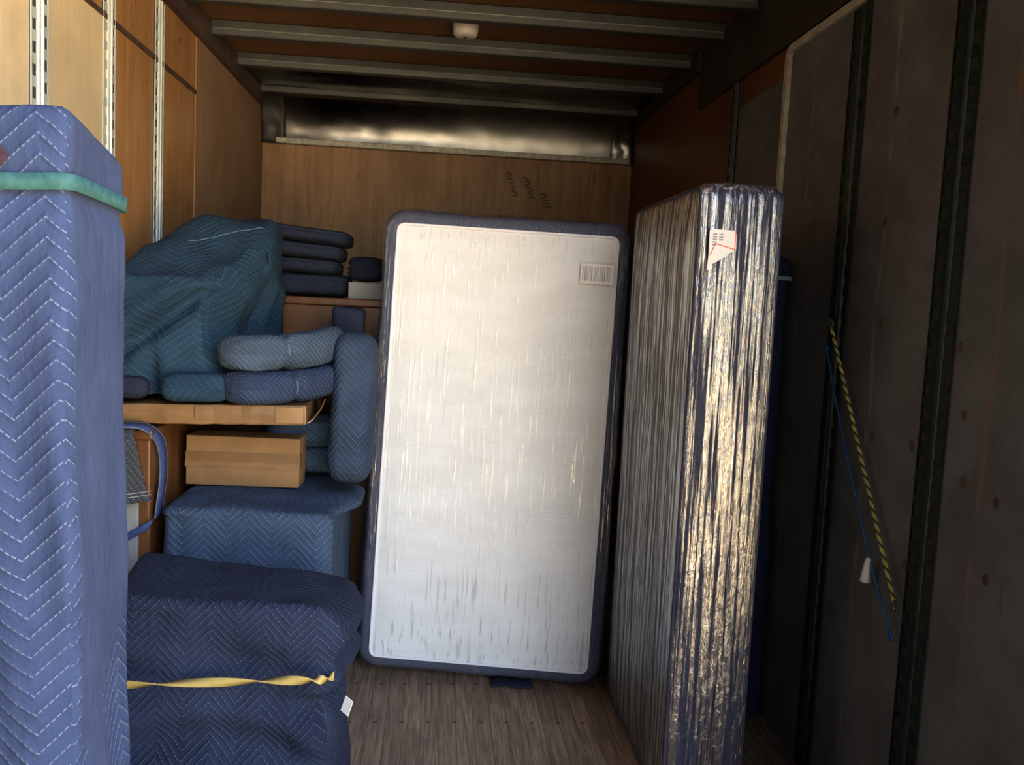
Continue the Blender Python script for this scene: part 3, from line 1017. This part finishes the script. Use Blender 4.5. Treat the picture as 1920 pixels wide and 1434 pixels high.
t1 = empty('blanket_wrapped_cabinet', (-0.87, 1.66, 0), 'tall piece wrapped in light blue zigzag quilted blanket with teal band, closest at left', 'wrapped furniture')
tall = draped([(-1.11, 1.50), (-0.600, 1.50), (-0.600, 1.775), (-1.11, 1.775)], lambda x, y: 1.775 + 0.01 * math.sin(x * 9), 0.012, rad=0.028, edge=0.022, step=0.02, flare=0.035, fold=0.010, freq=7, seed=3, hook=hook_tall)
for q, f in enumerate(tall.f):
    # the right-hand side shows the unstitched back of the blanket
    if sum(tall.v[a].x for a in f) / len(f) > -0.616 + 0.03 * (1.75 - sum(tall.v[a].z for a in f) / len(f)) and sum(tall.v[a].y for a in f) / len(f) > 1.515:
        tall.mi[q] = 1
keep(tall.build('quilted_blanket', [B_fore, B_fore_plain], None, True), t1)
band = []
bp = rounded_poly([(-1.113, 1.496), (-0.597, 1.496), (-0.597, 1.778), (-1.113, 1.778)], 0.03, 0.05)
for p in bp + bp[:1]:
    band.append(Vector((p.x, p.y, 1.656 - 0.012 * sstep(1.5, 1.8, p.y) + 0.004 * math.sin(p.x * 20))))
keep(ribbon(band, [Vector((0, 0, 0.0135))] * len(band), 0.003).build('stretch_band', M['teal_band'], None, True), t1)
keep(MB().lathe([(0.016, 0.0), (0.012, 0.0006), (0.003, 0.0008)], (0, 0, 0), 16).build('red_stain', M['red_spot'], None), t1)
rs = bpy.data.objects['red_stain']
rs.rotation_euler = (PI / 2, 0, 0)
rs.location = (-0.706, 1.489, 1.692)

# ------------------------------------------------------------------ low wrapped piece
def hook_low(p, n, kind):
    q = p.copy()
    # bunched corner flap on the right
    c = sstep(-0.36, -0.24, p.x)
    if kind != 'top':
        k = math.exp(-((p.z - 0.58) / 0.07) ** 2) * c
        q.x += 0.060 * k
        q += n * (0.035 * math.exp(-((p.z - 0.47) / 0.035) ** 2) * c - 0.030 * math.exp(-((p.z - 0.405) / 0.03) ** 2) * c)
        # cinched in by the yellow band
        q += n * (-0.014 * math.exp(-((p.z - 0.487 - (p.x + 0.75) * 0.09) / 0.035) ** 2))
        # slanting swags below the band
        if n.y < -0.5 and p.z < 0.46:
            s = p.z + 0.42 * (p.x + 0.55) * (p.x + 0.55) * 2.2 - 0.02
            q.y -= 0.016 * math.sin(s * 38) * sstep(0.47, 0.40, p.z)
        if n.y < -0.5 and p.z > 0.46:
            q.y -= 0.010 * math.sin((p.z + 0.35 * p.x) * 30) * sstep(0.62, 0.52, p.z)
    return q


t2 = empty('blanket_wrapped_chest', (-0.53, 2.5, 0), 'low chest wrapped in navy quilted blanket tied with a twisted yellow band', 'wrapped furniture')
low = draped([(-0.83, 2.325), (-0.262, 2.275), (-0.228, 2.60), (-0.88, 2.75)], lambda x, y: 0.685 + 0.012 * math.sin(x * 5 + 1) - 0.02 * sstep(-0.35, -0.22, x), 0.01, rad=0.05, edge=0.035, step=0.018, flare=0.035, fold=0.016, freq=6, seed=11, hook=hook_low)
keep(low.build('quilted_blanket', B_low, None, True), t2)
pts, wds = [], []
path = smooth_path([(-0.86, 2.292, 0.452), (-0.70, 2.262, 0.470), (-0.45, 2.240, 0.490), (-0.30, 2.222, 0.503), (-0.255, 2.228, 0.503), (-0.232, 2.265, 0.496)], 18)
for k, p in enumerate(path):
    s = k / (len(path) - 1)
    a = s * PI * 4.6 + 1.2
    pts.append(p)
    wds.append(Vector((0, -math.sin(a), math.cos(a))) * 0.0115)
keep(ribbon(pts, wds, 0.003).build('twisted_band', M['yellow_band'], None, True), t2)
keep(MB().box((-0.003, -0.012, -0.028), (0, 0.016, 0.020), Matrix.Translation((-0.196, 2.31, 0.395)) @ Matrix.Rotation(0.9, 4, 'Z') @ Matrix.Rotation(0.35, 4, 'X')).build('white_tag', M['paper'], None), t2)

# ------------------------------------------------------------------ second wrapped piece behind, carries the carton
def hook_mid(p, n, kind):
    q = p.copy()
    if kind == 'side':
        if n.y < -0.5:
            q.y -= 0.006 * math.sin(p.x * 30) * sstep(0.8, 0.6, p.z)
            q.y += 0.02 * math.exp(-((p.x + 0.80) / 0.012) ** 2)
    if kind == 'top' or kind == 'edge':
        q.x += 0.075 * sstep(-0.40, -0.32, p.x) * sstep(2.90, 3.10, p.y) * sstep(3.42, 3.30, p.y)
    return q


t3 = empty('blanket_wrapped_dresser', (-0.56, 3.3, 0), 'slate blue blanket covered block behind the low chest, under the small carton', 'wrapped furniture')
mid = draped([(-0.862, 2.85), (-0.305, 2.82), (-0.325, 3.72), (-0.86, 3.72)], lambda x, y: 0.785 + 0.006 * math.sin(x * 7), 0.01, rad=0.05, edge=0.03, step=0.02, flare=0.012, fold=0.010, freq=6, seed=23, hook=hook_mid)
keep(mid.build('quilted_blanket', B_mid, None, True), t3)


# ------------------------------------------------------------------ cardboard
def carton(name, size, loc, rz, label, mat, tape=True, rx=0.0, ry=0.0):
    sx, sy, sz = size
    root = empty(name, loc, label, 'cardboard box')
    root.rotation_euler = (rx, ry, rz)
    c = MB().box((-sx / 2, 0, 0), (sx / 2, sy, sz))
    c.build('box_body', mat, root, bevel=0.004)
    return root


cb = carton('cardboard_box', (0.398, 0.125, 0.178), (-0.668, 3.165, 0.796), -0.03, 'small brown taped cardboard box on the slate blue blanket', M['card'])
sx, sz = 0.398, 0.178
# front: flap seam across the middle with two strips of tape
MB().box((-sx / 2 - 0.0012, -0.0018, 0.086), (sx / 2 + 0.0012, 0.0, 0.122)).build('packing_tape', M['card_tape'], cb)
MB().box((-sx / 2 - 0.0020, -0.0026, 0.064), (sx / 2 + 0.0020, -0.0006, 0.088)).build('packing_tape', basic('lighter packing tape', (0.17, 0.092, 0.037), 0.45), cb)
MB().box((sx / 2 - 0.001, 0, 0.062), (sx / 2 + 0.0018, 0.05, 0.124)).build('packing_tape', M['card_tape'], cb)
MB().box((-sx / 2 + 0.001, -0.0012, 0.0868), (sx / 2 - 0.001, 0.001, 0.0884)).build('flap_seam', basic('dark flap gap', (0.12, 0.07, 0.03), 0.8), cb)

fc = empty('flat_carton', (-0.42, 2.96, 1.055), 'long flat taped carton lying under the rolled blankets, one torn end flap', 'cardboard box')
fc.rotation_euler = (0.0, -0.022, 0.03)
fl = MB()
nx_, L_, D_, H_ = 24, 0.72, 0.76, 0.066
rows = []
for i in range(nx_ + 1):
    x_ = -L_ + L_ * i / nx_
    wv = 0.004 * fbm(i * 0.35, 1, 0)
    rows.append([(x_, wv, 0.0 + wv), (x_, wv - 0.003, H_ * 0.5), (x_, wv, H_ + wv * 0.6), (x_, D_, H_), (x_, D_, 0.0)])
fl.grid(rows, True, None, True, True)
fl.build('box_body', M['card_taped'], fc, bevel=0.004)
MB().grid([[(0.001, 0.03, 0.002), (0.001, 0.40, 0.002)], [(0.018, 0.04, 0.014), (0.016, 0.30, 0.014)], [(0.040, 0.10, 0.045), (0.030, 0.30, 0.040)], [(0.048, 0.16, 0.072), (0.036, 0.27, 0.060)]]).build('torn_flap', M['card_taped'], fc, thick=0.004)
for (a0, a1, b0, b1) in ((-0.602, -0.598, 0.012, 0.052), (-0.645, -0.625, 0.034, 0.040), (-0.640, -0.630, 0.041, 0.0445), (-0.36, -0.357, 0.02, 0.058), (-0.62, -0.612, 0.014, 0.018)):
    MB().box((a0, -0.006, b0), (a1, 0.004, b1)).build('pen_mark', M['smear'], fc)
MB().box((-0.10, -0.0065, 0.008), (-0.01, 0.002, 0.060)).build('packing_tape', basic('glossy clear tape', (0.21, 0.115, 0.043), 0.18, 0, 0.1, 12, 0.7), fc)

# ------------------------------------------------------------------ wooden chest on the left wall with strap and hanging blanket
wc = empty('wooden_chest', (-1.04, 2.9, 0), 'reddish brown wooden chest at the left wall under the flat carton', 'chest')
keep(MB().box((-1.16, 2.90, 0.0), (-0.905, 3.70, 1.0)).build('carcass', M['wood_furn'], None, bevel=0.006), wc)
keep(MB().box((-1.165, 2.885, 1.0), (-0.895, 3.72, 1.032)).build('top_board', M['wood_furn'], None, bevel=0.006), wc)
keep(MB().box((-1.15, 2.888, 0.52), (-0.938, 2.902, 0.86)).build('pale_panel', M['pale_panel'], None, bevel=0.003), wc)
cs = empty('webbing_strap', (-0.9, 2.9, 1.0), 'blue webbing strap looped over the edge of the wooden chest', 'strap')
pa = smooth_path([(-1.06, 2.86, 1.042), (-0.98, 2.865, 1.050), (-0.915, 2.885, 1.042), (-0.886, 2.93, 0.995), (-0.880, 2.955, 0.93), (-0.880, 2.955, 0.86), (-0.884, 2.945, 0.80), (-0.888, 2.935, 0.74)], 8)
wv = [Vector((0.004, 0.026, 0.004))] * len(pa)
pb = [Vector((-0.895, 2.880, 0.725)), Vector((-0.93, 2.878, 0.705)), Vector((-1.03, 2.878, 0.645)), Vector((-1.10, 2.878, 0.60))]
keep(ribbon(pb, [Vector((0.008, 0, 0.018))] * 4, 0.003).build('webbing', M['blue_strap'], None, True), cs)
keep(ribbon(pa, wv, 0.003).build('webbing', M['blue_strap'], None, True), cs)
ed = MB()
for sgn in (-1, 1):
    ed.tube([p + q * sgn for p, q in zip(pa, wv)], 0.0022, 6)
keep(ed.build('edge_binding', M['blue_edge'], None, True), cs)
# charcoal blanket hanging over its front corner
hb = MB()
rows = []
prof = [(2.98, 1.045), (2.92, 1.050), (2.875, 1.045), (2.862, 1.02), (2.858, 0.97), (2.856, 0.90), (2.853, 0.84), (2.850, 0.79), (2.848, 0.765)]
for j, (yy, zz) in enumerate(prof):
    t = max(0.0, (j - 3) / 5)
    xr = -0.945 + 0.062 * t
    rows.append([(-1.16 + (xr + 1.16) * i / 12, yy - 0.004 * math.sin(i * 0.9) * t, zz + (0.045 * (i / 12) * t)) for i in range(13)])
hb.grid(rows, False, lambda j, i: (rows[j][i][0], rows[j][i][2] if j > 2 else rows[j][i][1] * -1 + 4.0))
hbo = hb.build('moving_blanket', B_grey, None, True, thick=0.008)
tag(hbo, 'charcoal quilted blanket hanging over the front of the wooden chest', 'moving blanket')
hem = MB()
for dz in (0.022, 0.034):
    hem.tube([(rows[-1][i][0], rows[-1][i][1] - 0.0055, rows[-1][i][2] + dz) for i in range(13)], 0.0011, 5)
hem.build('hem_stitching', basic('pale grey thread', (0.30, 0.30, 0.29), 0.8), hbo)


# ------------------------------------------------------------------ pile of blankets on the flat carton
def top_pile(x, y):
    f = sstep(3.00, 3.52, y)
    l = sstep(-1.20, -0.86, x)
    return 1.535 + 0.235 * f * (0.35 + 0.65 * l) - 0.03 * sstep(-0.62, -0.5, x)


def hook_pile(p, n, kind):
    q = p.copy()
    if kind == 'side':
        # deep crease running down from the front corner and a hollow under it
        d = (p.z - 1.50) - 0.85 * (p.x + 0.76)
        if n.y < -0.3:
            q.y += 0.055 * math.exp(-(d / 0.035) ** 2) * sstep(1.13, 1.25, p.z)
            q.y -= 0.030 * math.exp(-((d - 0.09) / 0.05) ** 2) * sstep(1.10, 1.2, p.z)
            q.y += 0.05 * math.exp(-((p.x + 0.93) / 0.02) ** 2) * sstep(1.32, 1.20, p.z)
        if n.x > 0.25 and n.y < 0.3:
            s = p.x - p.y
            q += n * (0.030 * math.sin(s * 26 + p.z * 5) * sstep(1.62, 1.40, p.z))
            q += n * (-0.05 * math.exp(-((p.z - 1.36) / 0.10) ** 2))
    elif kind == 'top':
        q.z += 0.010 * math.sin((p.x * 0.6 + p.y) * 22)
    return q


pile = draped([(-1.105, 2.985), (-0.745, 3.015), (-0.615, 3.33), (-0.64, 3.72), (-1.105, 3.72)], top_pile, lambda x, y: 1.128 + 0.02 * sstep(-1.1, -0.7, x), rad=0.055, edge=0.045, step=0.016, flare=0.02, fold=0.026, freq=5, seed=31, top_noise=0.014, hook=hook_pile)
po = pile.build('moving_blanket', B_teal, None, True)
tag(po, 'big teal blue quilted blanket draped in a heap on the flat carton', 'moving blanket')
hm = MB()
bvh = BVHTree.FromPolygons(pile.v, pile.f)
hp = []
for p in smooth_path([(-0.90, 3.28, 0), (-0.80, 3.31, 0), (-0.70, 3.34, 0), (-0.655, 3.37, 0)], 8):
    hit = bvh.ray_cast(Vector((p.x, p.y, 2.5)), Vector((0, 0, -1)))[0]
    if hit:
        hp.append(hit + Vector((0, 0, 0.001)))
hm.tube(hp, 0.0014, 6)
hm.build('hem_edge', M['thread'], po, True)

G = 'rolled and folded moving blankets'
def roll(p0, p1, a, b, mat, label, **kw):
    o = bundle(p0, p1, a, b, **kw).build('moving_blanket', mat, None, True)
    tag(o, label, 'moving blanket', G)
    return o


r1 = roll((-0.695, 2.93, 1.285), (-0.355, 3.30, 1.330), 0.066, 0.060, B_roll, 'grey blue blanket roll pinched by a band, upper of the two on the carton end', ex=3.0, pinch=((0.40, 0.24),), seed=1, end=0.17, wr=0.09, bend=(0.04, -0.07, -0.01))
r2 = roll((-0.665, 2.90, 1.176), (-0.355, 3.28, 1.205), 0.072, 0.054, B_roll2, 'navy blanket roll pinched by a band, resting on the carton below a greyer roll', ex=3.2, pinch=((0.44, 0.22),), seed=5, end=0.12, wr=0.06, bend=(0.03, -0.05, -0.01))
r3 = roll((-0.885, 2.945, 1.168), (-0.665, 2.962, 1.172), 0.056, 0.047, B_teal, 'dark teal folded blanket tucked under the draped heap, left of the two rolls', ex=2.8, seed=9, end=0.25, wr=0.06)
r4 = roll((-1.12, 2.945, 1.165), (-0.93, 2.965, 1.160), 0.045, 0.036, B_dark, 'small dark blanket end on the carton beside the tall wrapped piece', ex=2.6, seed=12, end=0.25, wr=0.08)
for pr_, c0, c1, pc, aa, bb, mt in ((r1, (-0.695, 2.93, 1.285), (-0.355, 3.30, 1.330), 0.40, 0.050, 0.046, M['thread']), (r2, (-0.665, 2.90, 1.176), (-0.355, 3.28, 1.205), 0.44, 0.057, 0.043, M['thread'])):
    c0, c1 = Vector(c0), Vector(c1)
    c = c0.lerp(c1, pc) + (Vector((0.04, -0.07, -0.01)) if pr_ is r1 else Vector((0.03, -0.05, -0.01))) * math.sin(PI * pc)
    t = (c1 - c0).normalized()
    s = t.cross(Vector((0, 0, 1))).normalized()
    q = s.cross(t)
    MB().tube([c + s * aa * 1.05 * math.cos(k * PI / 12) + q * bb * 1.08 * math.sin(k * PI / 12) for k in range(25)], 0.003, 6, False).build('elastic_band', mt, pr_, True)

# blankets stuffed under the flat carton
u1 = roll((-0.64, 3.40, 0.975), (-0.365, 3.46, 0.965), 0.13, 0.060, B_mid, 'slate blue folded blanket stuffed between flat carton and the one below', ex=2.8, seed=15, end=0.22, wr=0.10, fold=True)
u2 = roll((-0.66, 3.42, 0.862), (-0.375, 3.47, 0.862), 0.13, 0.056, B_pad, 'blue folded blanket lying right behind the small cardboard box', ex=3.0, seed=18, end=0.2, wr=0.05)

# the upright pad and the dark one behind it
vp = roll((-0.292, 3.18, 0.818), (-0.282, 3.235, 1.362), 0.078, 0.135, B_pad, 'upright padded bundle in blue zigzag blanket standing left of the white mattress', up=(0, 1, 0), ex=3.4, seed=21, end=0.16, wr=0.04)
dk = empty('blanket_wrapped_bundle', (-0.36, 3.6, 0.8), 'dark navy quilted bundle standing behind the upright blue padded bundle', 'wrapped furniture')
keep(draped([(-0.415, 3.53), (-0.29, 3.53), (-0.29, 3.70), (-0.415, 3.70)], lambda x, y: 1.448 - 0.05 * (x + 0.42), 0.800, rad=0.03, edge=0.02, step=0.02, flare=0.0, fold=0.006, freq=6, seed=41, top_noise=0.004).build('quilted_blanket', B_dark, None, True), dk)

# ------------------------------------------------------------------ wooden wardrobe at the back with folded blankets on top
wd = empty('wooden_wardrobe', (-0.4, 4.1, 0), 'brown wooden wardrobe behind the pile carrying folded dark blankets', 'wardrobe')
keep(MB().box((-1.12, 3.80, 0.06), (0.45, 4.40, 1.446)).build('carcass', M['wood_furn'], None, bevel=0.005), wd)
keep(MB().box((-1.14, 3.785, 1.446), (0.47, 4.42, 1.478)).build('top_board', M['wood_furn'], None, bevel=0.005), wd)
for (xx, yy) in ((-1.10, 3.82), (0.37, 3.82), (-1.10, 4.32), (0.37, 4.32)):
    keep(MB().box((xx, yy, 0.0), (xx + 0.06, yy + 0.06, 0.06)).build('foot', M['wood_furn'], None), wd)
fold_lab = ['bottom', 'second from the bottom', 'third from the bottom', 'topmost']
zz = 1.480
FX = ((-0.80, -0.385, 0.050), (-0.80, -0.43, 0.034), (-0.82, -0.41, 0.034), (-0.83, -0.385, 0.034))
for k, (xa, xb, hb_) in enumerate(FX):
    yo = (0.02, 0.01, -0.01, 0.0)[k]
    o = roll((xa, 4.02 + yo, zz + hb_ + (0.0, 0.012, 0.022, 0.030)[k]), (xb, 4.02 + yo, zz + hb_ - (0.0 if k < 2 else 0.006)), 0.16, hb_, B_dark, 'dark folded blanket, %s of the stack on the wooden wardrobe' % fold_lab[k], ex=3.2, seed=50 + k * 3, end=0.12, wr=0.05, fold=True)
    o.rotation_euler = (0, 0, 0)
    zz += hb_ * 2 * 0.94
fr_ = roll((-0.325, 3.93, 1.610), (-0.315, 4.22, 1.616), 0.082, 0.055, B_dark, 'dark folded blanket at the wrapped white mattress edge on the wardrobe', ex=2.8, seed=66, end=0.2, wr=0.06, fold=True)
sl = MB().box((-0.385, 3.86, 1.478), (-0.18, 4.25, 1.550)).build('pale_board', M['pale_panel'], None, bevel=0.003)
tag(sl, 'pale board lying on the wardrobe beneath a dark folded blanket', 'board')

# ------------------------------------------------------------------ dark wrapped piece by the right wall
t4 = empty('blanket_wrapped_dresser', (1.12, 3.4, 0), 'very dark blue wrapped piece with a thin pale band between right wall and standing mattress', 'wrapped furniture')
keep(draped([(1.00, 3.06), (1.248, 3.06), (1.248, 3.72), (1.00, 3.72)], 1.705, 0.012, rad=0.03, edge=0.02, step=0.03, flare=0.01, fold=0.008, freq=6, seed=71).build('quilted_blanket', B_black, None, True), t4)
bp = rounded_poly([(0.995, 3.052), (1.256, 3.052), (1.256, 3.728), (0.995, 3.728)], 0.03, 0.06)
keep(ribbon([Vector((p.x, p.y, 1.628)) for p in bp + bp[:1]], [Vector((0, 0, 0.007))] * (len(bp) + 1), 0.003).build('stretch_band', basic('pale teal band', (0.12, 0.22, 0.24), 0.7), None, True), t4)

# ------------------------------------------------------------------ ropes on the right wall
def strand(p0, p1, r, pitch, phase, sag=0.0, seg=14):
    p0, p1 = Vector(p0), Vector(p1)
    ax = p1 - p0
    L = ax.length
    t = ax.normalized()
    s = t.cross(Vector((1, 0, 0))).normalized()
    q = s.cross(t)
    nn = int(L / pitch * seg)
    return [p0 + ax * (k / nn) + s * r * math.cos(2 * PI * k / seg + phase) + q * r * math.sin(2 * PI * k / seg + phase) - Vector((0, 0, sag * math.sin(PI * k / nn))) for k in range(nn + 1)]


yr = empty('twisted_rope', (1.25, 2.707, 1.47), 'yellow and black twisted rope tied slanting between two green tracks', 'rope')
A, B = (1.246, 2.702, 1.472), (1.246, 2.180, 0.735)
keep(MB().tube(strand(A, B, 0.0028, 0.034, 0), 0.0034, 6).tube(strand(A, B, 0.0028, 0.034, PI / 2), 0.0030, 6).build('yellow_strand', M['rope_yellow'], None, True), yr)
keep(MB().tube(strand(A, B, 0.0026, 0.034, PI * 1.25), 0.0030, 6).build('black_strand', M['rope_black'], None, True), yr)
for c in (A, B):
    keep(MB().tube([Vector(c) + Vector((0.003 * math.sin(k), 0.009 * math.cos(k * 1.3), 0.010 * math.sin(k * 1.3) + 0.001 * k)) for k in range(12)], 0.005, 6).build('knot', M['rope_black'], None, True), yr)
br = empty('blue_cord', (1.25, 2.727, 1.397), 'thin blue cord with a white toggle hanging beside the yellow rope', 'cord')
pts = smooth_path([(1.247, 2.722, 1.40), (1.246, 2.60, 1.20), (1.245, 2.45, 0.985), (1.244, 2.335, 0.835), (1.245, 2.30, 0.785), (1.247, 2.195, 0.658)], 8)
keep(MB().tube(pts, 0.0032, 7).build('cord', M['rope_blue'], None, True), br)
keep(MB().tube([Vector((1.247, 2.722 + 0.012 * math.cos(k), 1.402 + 0.010 * math.sin(k * 1.4))) for k in range(10)], 0.0038, 6).build('knot', M['rope_blue'], None, True), br)
keep(MB().tube([Vector((1.247, 2.195 + 0.008 * math.cos(k), 0.655 + 0.012 * math.sin(k * 1.4))) for k in range(10)], 0.004, 6).build('knot', M['rope_blue'], None, True), br)
c = Vector((1.240, 2.328, 0.828))
tg = MB()
tg.tube([c, c + Vector((0, 0.004, -0.006)), c + Vector((0, 0.010, -0.045)), c + Vector((0, 0.012, -0.068)), c + Vector((0, 0.012, -0.072))], [0.007, 0.0085, 0.0125, 0.0150, 0.0120], 14)
keep(tg.build('toggle', M['white_plastic'], None, True), br)

# scrap of cloth under the mattress edge
sc_ = MB()
sc_.grid([[(0.27 + 0.16 * i / 6, 3.285 + 0.08 * j / 4 + 0.010 * math.sin(i), 0.004 + 0.006 * abs(math.sin(i * 1.1 + j))) for i in range(7)] for j in range(5)])
tag(sc_.build('cloth_scrap', M['scrap'], None, True, thick=0.004), 'dark blue scrap of cloth on the floor under the white mattress edge', 'cloth')
